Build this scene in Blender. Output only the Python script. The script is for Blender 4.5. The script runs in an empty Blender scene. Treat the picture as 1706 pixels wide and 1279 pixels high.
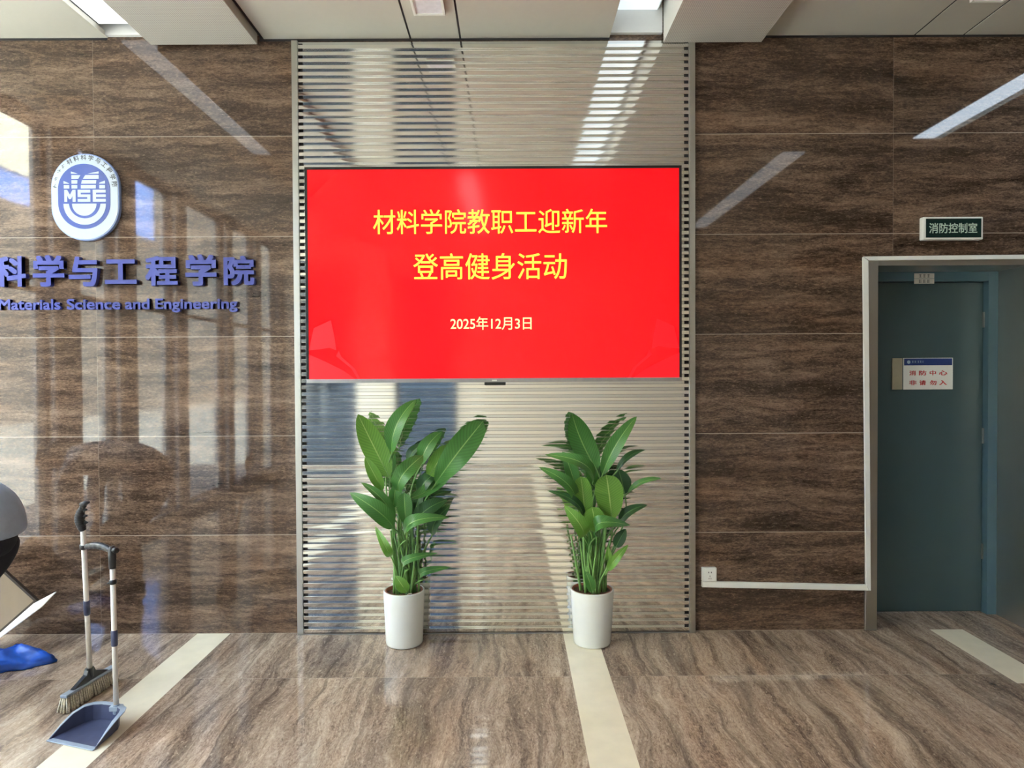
import bpy, bmesh, math, random
from mathutils import Vector, Matrix

S = bpy.context.scene
COL = S.collection
PI = math.pi

# ------------------------------------------------------------------ camera, world, lights, exposure
def cam_matrix(loc, pitch, yaw, roll):
    Rx = Matrix.Rotation(pitch, 3, 'X'); Rz = Matrix.Rotation(yaw, 3, 'Z'); Ry = Matrix.Rotation(roll, 3, 'Y')
    m = Rz @ Rx @ Ry                                    # columns: right, forward, up
    r, f, u = m.col[0], m.col[1], m.col[2]
    M = Matrix(((r[0], u[0], -f[0], loc[0]), (r[1], u[1], -f[1], loc[1]), (r[2], u[2], -f[2], loc[2]), (0, 0, 0, 1)))
    return M

cam_d = bpy.data.cameras.new('camera')
cam = bpy.data.objects.new('camera', cam_d)
COL.objects.link(cam)
cam_d.sensor_fit = 'HORIZONTAL'
cam_d.sensor_width = 36.0
cam_d.lens = 1120.0 / 1706.0 * 36.0
cam_d.clip_start = 0.05
cam.matrix_world = cam_matrix((0.0953, -4.0599, 1.5738), math.radians(-0.959), math.radians(-0.0779), math.radians(0.2979))
S.camera = cam

S.view_settings.view_transform = 'Standard'
S.view_settings.look = 'None'
S.view_settings.gamma = 1.0
S.view_settings.use_curve_mapping = False
S.view_settings.exposure = 0.92

world = bpy.data.worlds.new('sky')
S.world = world
world.use_nodes = True
wn = world.node_tree
wn.nodes.clear()
w_out = wn.nodes.new('ShaderNodeOutputWorld')
w_bg = wn.nodes.new('ShaderNodeBackground')
w_ramp = wn.nodes.new('ShaderNodeValToRGB')
w_sep = wn.nodes.new('ShaderNodeSeparateXYZ')
w_tc = wn.nodes.new('ShaderNodeTexCoord')
w_ramp.color_ramp.elements[0].position = 0.0
w_ramp.color_ramp.elements[0].color = (0.96, 0.98, 0.94, 1)
w_ramp.color_ramp.elements[1].position = 0.5
w_ramp.color_ramp.elements[1].color = (0.60, 0.74, 1.0, 1)
wn.links.new(w_tc.outputs['Generated'], w_sep.inputs[0])
wn.links.new(w_sep.outputs['Z'], w_ramp.inputs[0])
wn.links.new(w_ramp.outputs[0], w_bg.inputs['Color'])
wn.links.new(w_bg.outputs[0], w_out.inputs['Surface'])
w_bg.inputs['Strength'].default_value = 9.0

sun_d = bpy.data.lights.new('sun', 'SUN')
sun_d.energy = 75.0
sun_d.angle = 0.02
sun_d.color = (1.0, 0.95, 0.86)
sun = bpy.data.objects.new('sun', sun_d)
COL.objects.link(sun)
sun.rotation_euler = Vector((-0.6, -0.3, -1.1)).to_track_quat('-Z', 'Y').to_euler()   # lights the buildings outside, not the lobby
sun.location = (10, 10, 20)

# ------------------------------------------------------------------ materials
class NT:
    """tiny wrapper round a node tree"""
    def __init__(s, name):
        s.m = bpy.data.materials.new(name)
        s.m.use_nodes = True
        s.t = s.m.node_tree
        s.b = s.t.nodes['Principled BSDF']
        s.o = s.t.nodes['Material Output']
    def n(s, typ, **kw):
        nd = s.t.nodes.new(typ)
        for k, v in kw.items():
            setattr(nd, k, v)
        return nd
    def l(s, a, b):
        s.t.links.new(a, b)
    def inp(s, sock, v):
        if hasattr(v, 'is_output') or isinstance(v, bpy.types.NodeSocket):
            s.l(v, sock)
        else:
            sock.default_value = v
    def math(s, op, a, b=0.0, c=0.0):
        nd = s.n('ShaderNodeMath', operation=op)
        s.inp(nd.inputs[0], a); s.inp(nd.inputs[1], b)
        if len(nd.inputs) > 2: s.inp(nd.inputs[2], c)
        return nd.outputs[0]
    def vec(s, x, y, z):
        nd = s.n('ShaderNodeCombineXYZ')
        s.inp(nd.inputs[0], x); s.inp(nd.inputs[1], y); s.inp(nd.inputs[2], z)
        return nd.outputs[0]
    def noise(s, v, scale=1.0, detail=4.0, rough=0.55, dist=0.0):
        nd = s.n('ShaderNodeTexNoise')
        s.inp(nd.inputs['Vector'], v)
        nd.inputs['Scale'].default_value = scale; nd.inputs['Detail'].default_value = detail
        nd.inputs['Roughness'].default_value = rough; nd.inputs['Distortion'].default_value = dist
        return nd.outputs['Fac']
    def ramp(s, f, stops):
        nd = s.n('ShaderNodeValToRGB')
        e = nd.color_ramp.elements
        while len(e) < len(stops): e.new(0.5)
        for k, (p, c) in enumerate(stops):
            e[k].position = p; e[k].color = (*c, 1)
        s.inp(nd.inputs[0], f)
        return nd.outputs[0]
    def mix(s, f, a, b, mode='MIX'):
        nd = s.n('ShaderNodeMixRGB', blend_type=mode)
        s.inp(nd.inputs[0], f)
        s.inp(nd.inputs[1], a if not isinstance(a, tuple) else (*a, 1)); s.inp(nd.inputs[2], b if not isinstance(b, tuple) else (*b, 1))
        return nd.outputs[0]
    def color(s, v):
        s.inp(s.b.inputs['Base Color'], v if not isinstance(v, tuple) else (*v, 1))
    def bump(s, h, strength=0.2, dist=0.01):
        nd = s.n('ShaderNodeBump')
        nd.inputs['Strength'].default_value = strength; nd.inputs['Distance'].default_value = dist
        s.l(h, nd.inputs['Height']); s.l(nd.outputs[0], s.b.inputs['Normal'])

def plain(name, col, rough=0.5, metal=0.0, var=0.06, scale=30.0, emit=None, estr=1.0, ior=None, coat=0.0):
    """a procedural one-tone material with a little mottling"""
    t = NT(name)
    tc = t.n('ShaderNodeTexCoord')
    f = t.noise(tc.outputs['Object'], scale, 3.0)
    a = tuple(max(0, c * (1 - var)) for c in col); b = tuple(min(1, c * (1 + var)) for c in col)
    t.color(t.ramp(f, [(0.3, a), (0.7, b)]))
    t.b.inputs['Roughness'].default_value = rough
    t.b.inputs['Metallic'].default_value = metal
    if ior: t.b.inputs['IOR'].default_value = ior
    if coat: t.b.inputs['Coat Weight'].default_value = coat; t.b.inputs['Coat Roughness'].default_value = 0.05
    if emit:
        t.b.inputs['Emission Color'].default_value = (*emit, 1)
        t.b.inputs['Emission Strength'].default_value = estr
    return t.m

def stone(name, along, dark, mid, light, wall):
    """polished brown travertine with long grain; wall=True adds 1.2 x 0.6 tiles with pale joints"""
    t = NT(name)
    tc = t.n('ShaderNodeTexCoord')
    sp = t.n('ShaderNodeSeparateXYZ'); t.l(tc.outputs['Object'], sp.inputs[0])
    x, y, z = sp.outputs
    if wall:
        u, v = x, z
        iu = t.math('FLOOR', t.math('DIVIDE', u, 1.2)); iv = t.math('FLOOR', t.math('DIVIDE', v, 0.6))
    else:
        u, v = y, x                                           # grain runs away from the viewer
        iu = t.math('FLOOR', t.math('DIVIDE', t.math('ADD', y, 0.605), 1.2)); iv = t.math('FLOOR', t.math('DIVIDE', t.math('ADD', x, 1.8), 2.2))
    wno = t.n('ShaderNodeTexWhiteNoise', noise_dimensions='3D')
    t.l(t.vec(iu, iv, 3.0), wno.inputs['Vector'])
    off = t.math('MULTIPLY', wno.outputs['Value'], 37.0)
    warp = t.noise(t.vec(t.math('MULTIPLY', u, 1.6), t.math('MULTIPLY', v, 2.5), off), 1.0, 3.0)
    vv = t.math('ADD', v, t.math('MULTIPLY', t.math('SUBTRACT', warp, 0.5), 0.07 if wall else 0.17))
    big = t.noise(t.vec(t.math('MULTIPLY', u, 0.9), t.math('MULTIPLY', vv, 9.0 if wall else 7.0), off), 1.0, 5.0, 0.6, 0.3)
    medium = t.noise(t.vec(t.math('MULTIPLY', u, 5.5), t.math('MULTIPLY', vv, 30.0), off), 1.0, 6.0, 0.7, 0.8)
    fine = t.noise(t.vec(t.math('MULTIPLY', u, 52.0), t.math('MULTIPLY', vv, 150.0 if wall else 125.0), off), 1.0, 4.0, 0.75)
    f = t.math('ADD', t.math('ADD', t.math('MULTIPLY', big, 0.46), t.math('MULTIPLY', medium, 0.40)), t.math('MULTIPLY', fine, 0.42))
    f = t.math('SUBTRACT', f, 0.14)
    c = t.ramp(f, [(0.34, dark), (0.47, mid), (0.56, tuple(m * 0.6 + l * 0.4 for m, l in zip(mid, light))), (0.70, light)])
    # dark smoky bands
    sm = t.noise(t.vec(t.math('MULTIPLY', u, 0.7), t.math('MULTIPLY', vv, 5.5), t.math('ADD', off, 9.0)), 1.0, 4.0, 0.6, 0.5)
    smf = t.ramp(sm, [(0.50, (0, 0, 0)), (0.72, (1, 1, 1))])
    c = t.mix(t.math('MULTIPLY', smf, 0.55), c, tuple(d * 1.1 for d in dark))
    if not wall:                                                        # narrow dark veins
        ve = t.noise(t.vec(t.math('MULTIPLY', u, 0.8), t.math('MULTIPLY', vv, 12.0), t.math('ADD', off, 4.0)), 1.0, 5.0, 0.6, 0.8)
        c = t.mix(t.ramp(ve, [(0.50, (0, 0, 0)), (0.70, (0.8, 0.8, 0.8))]), c, tuple(d * 0.9 for d in dark))
    # pale gritty flecks
    fk = t.noise(t.vec(t.math('MULTIPLY', u, 26.0), t.math('MULTIPLY', vv, 80.0), t.math('ADD', off, 2.0)), 1.0, 5.0, 0.8)
    c = t.mix(t.ramp(fk, [(0.56, (0, 0, 0)), (0.70, (0.55, 0.55, 0.55))]), c, tuple(min(1, l * 1.25) for l in light))
    dk = t.noise(t.vec(t.math('MULTIPLY', u, 20.0), t.math('MULTIPLY', vv, 70.0), t.math('ADD', off, 14.0)), 1.0, 5.0, 0.8)
    c = t.mix(t.ramp(dk, [(0.55, (0, 0, 0)), (0.68, (0.6, 0.6, 0.6))]), c, dark)
    # a rusty cast here and there
    ru = t.noise(t.vec(t.math('MULTIPLY', u, 1.3), t.math('MULTIPLY', vv, 6.0), t.math('ADD', off, 21.0)), 1.0, 2.0)
    c = t.mix(t.ramp(ru, [(0.5, (0, 0, 0)), (0.8, (0.5, 0.5, 0.5))]), c, (1.0, 0.80, 0.66), 'MULTIPLY')
    if wall:
        fu = t.math('ABSOLUTE', t.math('SUBTRACT', t.math('FRACT', t.math('DIVIDE', u, 1.2)), 0.5))
        fv = t.math('ABSOLUTE', t.math('SUBTRACT', t.math('FRACT', t.math('DIVIDE', v, 0.6)), 0.5))
        gu = t.math('MULTIPLY', t.math('GREATER_THAN', fu, 0.5 - 0.0013 / 1.2), 0.35)
        gv = t.math('GREATER_THAN', fv, 0.5 - 0.0020 / 0.6)
        c = t.mix(t.math('MAXIMUM', gu, gv), c, (0.44, 0.36, 0.29))
    else:
        fu = t.math('ABSOLUTE', t.math('SUBTRACT', t.math('FRACT', t.math('DIVIDE', t.math('ADD', y, 0.605), 1.2)), 0.5))
        gu = t.math('MULTIPLY', t.math('GREATER_THAN', fu, 0.5 - 0.002 / 1.2), 0.5)
        fx = t.math('ABSOLUTE', t.math('SUBTRACT', t.math('FRACT', t.math('DIVIDE', t.math('ADD', x, 0.608 + 1.1125), 2.225)), 0.5))
        gu = t.math('MAXIMUM', gu, t.math('MULTIPLY', t.math('LESS_THAN', fx, 0.0018 / 2.225), 0.45))
        c = t.mix(gu, c, (0.5, 0.42, 0.34))
    t.color(c)
    t.b.inputs['Roughness'].default_value = 0.035 if wall else 0.055
    t.b.inputs['IOR'].default_value = 1.52
    return t.m

def perforated():
    t = NT('perforated_board')
    tc = t.n('ShaderNodeTexCoord'); sp = t.n('ShaderNodeSeparateXYZ'); t.l(tc.outputs['Object'], sp.inputs[0])
    P = 0.0105
    fx = t.math('SUBTRACT', t.math('FRACT', t.math('DIVIDE', sp.outputs[0], P)), 0.5)
    fy = t.math('SUBTRACT', t.math('FRACT', t.math('DIVIDE', sp.outputs[1], P)), 0.5)
    d = t.math('ADD', t.math('MULTIPLY', fx, fx), t.math('MULTIPLY', fy, fy))
    hole = t.math('LESS_THAN', d, 0.075)
    t.color(t.mix(hole, (0.60, 0.575, 0.515), (0.30, 0.275, 0.245)))
    t.b.inputs['Roughness'].default_value = 0.6
    return t.m

def leaf_mat(name, col, vein):
    t = NT(name)
    uv = t.n('ShaderNodeUVMap'); sp = t.n('ShaderNodeSeparateXYZ'); t.l(uv.outputs[0], sp.inputs[0])
    u, v = sp.outputs[0], sp.outputs[1]
    av = t.math('ABSOLUTE', t.math('SUBTRACT', v, 0.5))
    s1 = t.math('SINE', t.math('MULTIPLY', t.math('SUBTRACT', u, t.math('MULTIPLY', av, 0.35)), 120.0))
    f = t.math('ADD', t.math('MULTIPLY', s1, 0.5), 0.5)
    lo = tuple(c * 0.86 for c in col); hi = tuple(min(1, c * 1.14) for c in col)
    c = t.mix(f, lo, hi)
    tc = t.n('ShaderNodeTexCoord')
    c = t.mix(t.math('MULTIPLY', t.noise(tc.outputs['Object'], 9.0, 3.0), 0.6), c, tuple(x * 0.6 for x in col))
    c = t.mix(t.math('LESS_THAN', av, 0.022), c, vein)
    t.color(c)
    t.b.inputs['Roughness'].default_value = 0.33
    t.b.inputs['Specular IOR Level'].default_value = 0.5
    t.bump(s1, 0.15, 0.002)
    tr = t.n('ShaderNodeBsdfTranslucent')
    t.l(c, tr.inputs['Color'])
    mx = t.n('ShaderNodeMixShader'); mx.inputs[0].default_value = 0.22
    t.l(t.b.outputs[0], mx.inputs[1]); t.l(tr.outputs[0], mx.inputs[2]); t.l(mx.outputs[0], t.o.inputs['Surface'])
    return t.m

def brushed(name, col, rough, axis=2, amount=0.02):
    t = NT(name)
    tc = t.n('ShaderNodeTexCoord'); mp = t.n('ShaderNodeMapping')
    t.l(tc.outputs['Object'], mp.inputs['Vector'])
    sc = [300.0, 300.0, 300.0]; sc[axis] = 3.0
    mp.inputs['Scale'].default_value = sc
    f = t.noise(mp.outputs[0], 1.0, 3.0)
    t.color(t.ramp(f, [(0.3, tuple(c * 0.98 for c in col)), (0.7, col)]))
    t.b.inputs['Metallic'].default_value = 1.0
    nd = t.n('ShaderNodeMapRange'); t.l(f, nd.inputs[0])
    nd.inputs[3].default_value = rough * 0.95; nd.inputs[4].default_value = rough * 1.05
    t.l(nd.outputs[0], t.b.inputs['Roughness'])
    return t.m

def glass(name='window_glass', tint=(0.93, 0.97, 0.96)):
    t = NT(name)
    t.t.nodes.remove(t.b)
    a = t.n('ShaderNodeBsdfTransparent'); a.inputs[0].default_value = (*tint, 1)
    g = t.n('ShaderNodeBsdfGlossy'); g.inputs['Roughness'].default_value = 0.0
    lw = t.n('ShaderNodeLayerWeight')
    fr = t.math('ADD', 0.04, t.math('MULTIPLY', t.math('POWER', lw.outputs['Facing'], 5.0), 0.9))
    mx = t.n('ShaderNodeMixShader')
    t.l(fr, mx.inputs[0]); t.l(a.outputs[0], mx.inputs[1]); t.l(g.outputs[0], mx.inputs[2])
    t.l(mx.outputs[0], t.o.inputs['Surface'])
    return t.m

def emitter(name, col, strength):
    t = NT(name)
    tc = t.n('ShaderNodeTexCoord')
    f = t.noise(tc.outputs['Object'], 2.0, 2.0)
    t.l(t.ramp(f, [(0.2, tuple(c * 0.95 for c in col)), (0.8, col)]), t.b.inputs['Emission Color'])
    t.b.inputs['Emission Strength'].default_value = strength
    t.color(col)
    t.b.inputs['Roughness'].default_value = 0.4
    return t.m

M = {}
M['tile'] = stone('brown_stone_tile', 'x', (0.019, 0.0115, 0.008), (0.088, 0.055, 0.038), (0.37, 0.25, 0.17), True)
M['floor'] = stone('brown_stone_floor', 'y', (0.075, 0.054, 0.042), (0.34, 0.252, 0.190), (0.70, 0.575, 0.45), False)
M['cream'] = plain('cream_stone', (0.86, 0.79, 0.62), 0.10, var=0.05, scale=9, ior=1.5)
M['ceiling'] = plain('ceiling_board', (0.60, 0.58, 0.505), 0.55, var=0.01)
M['white_paint'] = plain('white_paint', (0.80, 0.80, 0.78), 0.6, var=0.01)
M['beige_paint'] = plain('beige_paint', (0.84, 0.77, 0.65), 0.6, var=0.02)
M['dark_gap'] = plain('dark_joint', (0.03, 0.028, 0.03), 0.8)
M['perf'] = perforated()
M['steel'] = brushed('polished_steel', (0.90, 0.895, 0.855), 0.065, 0)
M['steel_frame'] = brushed('satin_steel', (0.56, 0.56, 0.52), 0.36, 2)
M['steel_back'] = brushed('steel_backing', (0.72, 0.73, 0.72), 0.06, 0)
M['blue_letter'] = plain('blue_letter_face', (0.050, 0.064, 0.32), 0.28, var=0.03, ior=1.5)
M['black_plastic'] = plain('black_plastic', (0.018, 0.019, 0.022), 0.32)
M['navy_plastic'] = plain('navy_plastic', (0.050, 0.060, 0.118), 0.38, var=0.15, scale=14)
M['rim_plastic'] = plain('grey_blue_plastic', (0.30, 0.36, 0.44), 0.35)
M['pole'] = plain('white_pole', (0.80, 0.76, 0.69), 0.32)
M['bristle'] = plain('bristle_fibre', (0.60, 0.55, 0.43), 0.8, var=0.35, scale=160)
M['bezel'] = plain('black_bezel', (0.012, 0.012, 0.013), 0.25)
M['silver'] = plain('silver_trim', (0.45, 0.45, 0.46), 0.3, metal=0.9)
M['white_plastic'] = plain('white_plastic', (0.90, 0.91, 0.86), 0.38, var=0.01)
M['pot'] = plain('white_glazed_pot', (0.80, 0.82, 0.78), 0.16, var=0.01, ior=1.5)
M['terracotta'] = plain('inner_pot', (0.33, 0.10, 0.06), 0.5)
M['soil'] = plain('soil', (0.11, 0.065, 0.04), 0.95, var=0.6, scale=130)
M['leaf0'] = leaf_mat('dark_leaf', (0.034, 0.120, 0.034), (0.14, 0.30, 0.09))
M['leaf1'] = leaf_mat('green_leaf', (0.075, 0.245, 0.050), (0.28, 0.48, 0.15))
M['leaf2'] = leaf_mat('young_leaf', (0.175, 0.40, 0.062), (0.42, 0.60, 0.19))
M['stalk'] = plain('green_stalk', (0.16, 0.33, 0.09), 0.4, var=0.3, scale=18)
M['door'] = plain('blue_grey_door', (0.066, 0.112, 0.122), 0.22, var=0.03, scale=3)
M['door_frame'] = plain('blue_door_frame', (0.085, 0.16, 0.20), 0.35, var=0.02)
M['sign_green'] = plain('dark_green_panel', (0.006, 0.026, 0.022), 0.25)
M['sign_text'] = plain('pale_green_lettering', (0.55, 0.72, 0.58), 0.5)
M['red_ink'] = plain('red_ink', (0.62, 0.045, 0.05), 0.5)
M['blue_band'] = plain('blue_band', (0.02, 0.05, 0.22), 0.4)
M['pale_ink'] = plain('pale_blue_ink', (0.45, 0.58, 0.72), 0.5)
M['paper'] = plain('paper', (0.66, 0.64, 0.58), 0.7)
M['dark_ink'] = plain('dark_ink', (0.05, 0.05, 0.055), 0.6)
M['hole'] = plain('socket_hole', (0.05, 0.04, 0.035), 0.7)
M['beige_plate'] = plain('beige_plate', (0.42, 0.39, 0.28), 0.5)
M['card'] = plain('cardboard', (0.27, 0.205, 0.135), 0.75, var=0.06, scale=8)
M['card_dark'] = plain('dark_carton_edge', (0.035, 0.022, 0.014), 0.5)
M['card_white'] = plain('white_card_liner', (0.80, 0.76, 0.68), 0.6)
M['bag'] = plain('blue_plastic_bag', (0.015, 0.095, 0.52), 0.3, var=0.4, scale=12)
M['jacket'] = plain('grey_blue_jacket', (0.33, 0.39, 0.48), 0.65, var=0.10, scale=14)
M['trousers'] = plain('black_trousers', (0.012, 0.013, 0.017), 0.8)
M['skin'] = plain('skin', (0.52, 0.33, 0.24), 0.5)
M['hair'] = plain('black_hair', (0.015, 0.013, 0.012), 0.5)
M['shoe'] = plain('black_shoe', (0.015, 0.015, 0.02), 0.4)
M['badge_white'] = plain('badge_white', (0.52, 0.60, 0.68), 0.22, var=0.01, ior=1.5)
M['badge_blue'] = plain('badge_blue', (0.065, 0.10, 0.36), 0.25, var=0.05, ior=1.5)
M['badge_side'] = plain('badge_side', (0.30, 0.40, 0.70), 0.3)
M['glass'] = glass()
M['tinted_glass'] = glass('tinted_blue_glass', (0.10, 0.12, 0.145))
M['mullion'] = plain('dark_mullion', (0.10, 0.10, 0.105), 0.4)
M['facade'] = plain('cream_facade', (0.80, 0.74, 0.60), 0.8)
M['facade_blue'] = plain('blue_facade_glass', (0.22, 0.35, 0.80), 0.5)
M['facade_grey'] = plain('grey_facade', (0.14, 0.133, 0.122), 0.8, var=0.25, scale=0.6)
M['ground'] = plain('concrete_ground', (0.24, 0.235, 0.22), 0.8, var=0.15, scale=1.5)
M['lamp_off'] = plain('unlit_lamp_diffuser', (0.84, 0.83, 0.88), 0.4)
M['lamp'] = emitter('cool_lamp', (0.86, 0.96, 1.0), 3.2)
M['lamp_soft'] = emitter('soft_lamp', (0.93, 0.97, 1.0), 1.4)
M['lamp_dim'] = emitter('dim_slot_lamp', (0.82, 0.93, 1.0), 0.44)
M['lamp_blue'] = emitter('daylight_lamp', (0.72, 0.86, 1.0), 7.0)

def screen_mat():
    t = NT('red_screen')
    tc = t.n('ShaderNodeTexCoord')
    f = t.noise(tc.outputs['Object'], 1.2, 1.0)
    t.l(t.ramp(f, [(0.2, (0.93, 0.0, 0.004)), (0.8, (0.97, 0.0, 0.006))]), t.b.inputs['Emission Color'])
    t.b.inputs['Emission Strength'].default_value = 0.66
    t.color((0.01, 0.01, 0.01))
    t.b.inputs['Roughness'].default_value = 0.12
    t.b.inputs['Specular IOR Level'].default_value = 0.36
    return t.m
M['screen'] = screen_mat()
M['screen_ribbon'] = emitter('screen_ribbon', (0.98, 0.003, 0.009), 0.67)
M['screen_yellow'] = emitter('screen_yellow', (1.0, 0.88, 0.06), 0.62)
M['screen_cream'] = emitter('screen_cream', (1.0, 0.84, 0.33), 0.62)

# ------------------------------------------------------------------ mesh helpers
def root_of(o):
    while o.parent: o = o.parent
    return o

class MB:
    """collects shapes (in world coordinates) for ONE mesh"""
    def __init__(s):
        s.bm = bmesh.new()
        s.uv = None
    def face(s, pts):
        try:
            return s.bm.faces.new([s.bm.verts.new(p) for p in pts])
        except ValueError:
            return None
    def box(s, x0, x1, y0, y1, z0, z1, mtx=None, mi=0):
        v = [s.bm.verts.new((mtx @ Vector(p)) if mtx else p) for p in
             ((x0, y0, z0), (x1, y0, z0), (x1, y1, z0), (x0, y1, z0), (x0, y0, z1), (x1, y0, z1), (x1, y1, z1), (x0, y1, z1))]
        for q in ((3, 2, 1, 0), (4, 5, 6, 7), (0, 1, 5, 4), (1, 2, 6, 5), (2, 3, 7, 6), (3, 0, 4, 7)):
            f = s.bm.faces.new([v[i] for i in q]); f.material_index = mi
        return s
    def prism(s, poly, y0, y1, mtx=None):
        """poly in (x, z), extruded along y"""
        a = [s.bm.verts.new((mtx @ Vector((x, y0, z))) if mtx else (x, y0, z)) for x, z in poly]
        b = [s.bm.verts.new((mtx @ Vector((x, y1, z))) if mtx else (x, y1, z)) for x, z in poly]
        n = len(poly)
        s.bm.faces.new(a); s.bm.faces.new(b[::-1])
        for i in range(n):
            j = (i + 1) % n
            s.bm.faces.new((a[j], a[i], b[i], b[j]))
        return s
    def rings(s, rings, cap=True):
        vs = [[s.bm.verts.new(p) for p in r] for r in rings]
        n = len(vs[0])
        for a, b in zip(vs, vs[1:]):
            for i in range(n):
                j = (i + 1) % n
                s.bm.faces.new((a[i], a[j], b[j], b[i]))
        if cap:
            s.bm.faces.new(vs[0][::-1]); s.bm.faces.new(vs[-1])
        return s
    def tube(s, pts, rad, n=10, cap=True, sy=1.0):
        pts = [Vector(p) for p in pts]
        rad = rad if isinstance(rad, (list, tuple)) else [rad] * len(pts)
        prev = None; out = []
        for i, p in enumerate(pts):
            t = (pts[min(i + 1, len(pts) - 1)] - pts[max(i - 1, 0)]).normalized()
            if prev is None:
                a = t.cross(Vector((0, 1, 0)) if abs(t.y) < 0.9 else Vector((1, 0, 0))).normalized()
            else:
                a = (prev - t * prev.dot(t)).normalized()
            prev = a
            b = t.cross(a)
            out.append([p + (a * math.cos(2 * PI * k / n) + b * math.sin(2 * PI * k / n) * sy) * rad[i] for k in range(n)])
        return s.rings(out, cap)
    def lathe(s, prof, cx, cy, n=40):
        out = [[(cx + r * math.cos(2 * PI * k / n), cy + r * math.sin(2 * PI * k / n), z) for k in range(n)] for r, z in prof]
        vs = [[s.bm.verts.new(p) for p in r] for r in out]
        for a, b in zip(vs, vs[1:]):
            for i in range(n):
                j = (i + 1) % n
                s.bm.faces.new((a[i], a[j], b[j], b[i]))
        return s
    def build(s, name, mats, parent=None, smooth=False, bevel=0.0, normals=True):
        if normals: bmesh.ops.recalc_face_normals(s.bm, faces=s.bm.faces[:])
        if parent is not None:
            loc = Vector(root_of(parent).location)
            for v in s.bm.verts: v.co -= loc
        me = bpy.data.meshes.new(name)
        s.bm.to_mesh(me); s.bm.free()
        return link(name, me, mats, parent, smooth, bevel)

def link(name, me, mats, parent=None, smooth=False, bevel=0.0):
    for m in (mats if isinstance(mats, (list, tuple)) else [mats]): me.materials.append(m)
    if smooth:
        for p in me.polygons: p.use_smooth = True
    o = bpy.data.objects.new(name, me)
    COL.objects.link(o)
    if parent is not None: o.parent = parent
    if bevel:
        b = o.modifiers.new('bevel', 'BEVEL'); b.width = bevel; b.segments = 3; b.limit_method = 'ANGLE'; b.angle_limit = math.radians(40)
        for p in me.polygons: p.use_smooth = True
        w = o.modifiers.new('weighted', 'WEIGHTED_NORMAL'); w.keep_sharp = False
    return o

def thing(name, label, cat, loc=(0, 0, 0), group=None):
    o = bpy.data.objects.new(name, None); COL.objects.link(o)
    o.location = loc; o.empty_display_size = 0.05
    return tag(o, label, cat, group)

def tag(o, label, cat, group=None):
    o['label'] = label; o['category'] = cat
    if group: o['group'] = group
    return o

def structure(o):
    o['kind'] = 'structure'
    return o

def recenter(o):
    """put a single-mesh thing's origin at the middle of its base"""
    vs = [v.co.copy() for v in o.data.vertices]
    c = Vector(((min(v.x for v in vs) + max(v.x for v in vs)) / 2, (min(v.y for v in vs) + max(v.y for v in vs)) / 2, min(v.z for v in vs)))
    for v in o.data.vertices: v.co -= c
    o.location = c
    return o

def text_raw(body, extrude=0.0, offset=0.0, res=6):
    cu = bpy.data.curves.new('glyphs', 'FONT')
    cu.body = body; cu.size = 1.0; cu.extrude = extrude; cu.offset = offset; cu.resolution_u = res
    o = bpy.data.objects.new('glyphs', cu); COL.objects.link(o)
    dg = bpy.context.evaluated_depsgraph_get()
    me = bpy.data.meshes.new_from_object(o.evaluated_get(dg))
    bpy.data.objects.remove(o); bpy.data.curves.remove(cu)
    return me

def bounds(me):
    xs = [v.co.x for v in me.vertices]; ys = [v.co.y for v in me.vertices]
    return min(xs), max(xs), min(ys), max(ys)

def wall_text(name, body, x0, x1, z0, z1, yf, depth, mat, parent=None, offset=0.0, flatpart=False):
    """lettering facing -y that fills x0..x1 by z0..z1, its face at y = yf, its back at y = yf + depth"""
    me = text_raw(body, 0.5, 0.0)
    if offset > 0:
        bm = bmesh.new(); n0 = len(me.vertices)
        for q, (ox, oy) in enumerate(((0, 0), (1, 1), (1, -1), (-1, 1), (-1, -1), (1, 0), (-1, 0), (0, 1), (0, -1))):
            bm.from_mesh(me); bm.verts.ensure_lookup_table()
            for v in bm.verts[n0 * q:]:
                v.co.x += ox * offset; v.co.y += oy * offset
                if v.co.z > 0: v.co.z -= q * 0.003
        bm.to_mesh(me); bm.free()
    a, b, c, d = bounds(me)
    loc = Vector(root_of(parent).location) if parent is not None else Vector()
    for v in me.vertices:
        x, y, z = v.co
        v.co = Vector((x0 + (x - a) / (b - a) * (x1 - x0), yf + (0.5 - z) * depth, z0 + (y - c) / (d - c) * (z1 - z0))) - loc
    me.name = name
    me.materials.clear()
    return link(name, me, mat, parent)

# ------------------------------------------------------------------ the room
XL, XR, YB, ZC = -3.55, 4.6, -6.6, 3.575
DX0, DX1, DZ = 2.235, 3.285, 2.252           # door opening in the tiled wall (outside of the steel casing)
b = MB()
b.box(XL - 0.4, DX0, 0, 0.34, 0, 4.1)
b.box(DX1, XR + 0.2, 0, 0.34, 0, 4.1)
b.box(DX0, DX1, 0, 0.34, DZ, 4.1)
structure(b.build('wall_back', M['tile']))

# floor: stone fields with cream inlay strips
b = MB()
ys, ye = -9.0, 0.34
def fl(x0, x1, y0, y1, mi):
    f = b.face([(x0, y0, 0), (x1, y0, 0), (x1, y1, 0), (x0, y1, 0)])
    f.material_index = mi
strips = [(-1.818, -1.617), (0.401, 0.601)]
fl(XL - 0.4, strips[0][0], YB, ye, 0)
fl(*strips[0], YB, 0.0, 1); fl(*strips[0], 0.0, ye, 0)
fl(strips[0][1], strips[1][0], YB, ye, 0)
fl(*strips[1], YB, 0.0, 1); fl(*strips[1], 0.0, ye, 0)
fl(strips[1][1], 2.632, YB, ye, 0)
fl(2.632, 2.832, -0.71, 0.0, 1); fl(2.632, 2.832, 0.0, ye, 0); fl(2.632, 2.832, YB, -0.71, 0)
fl(2.832, XR + 0.2, -0.49, ye, 0); fl(2.832, XR + 0.2, -0.71, -0.49, 1); fl(2.832, XR + 0.2, YB, -0.71, 0)
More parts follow.
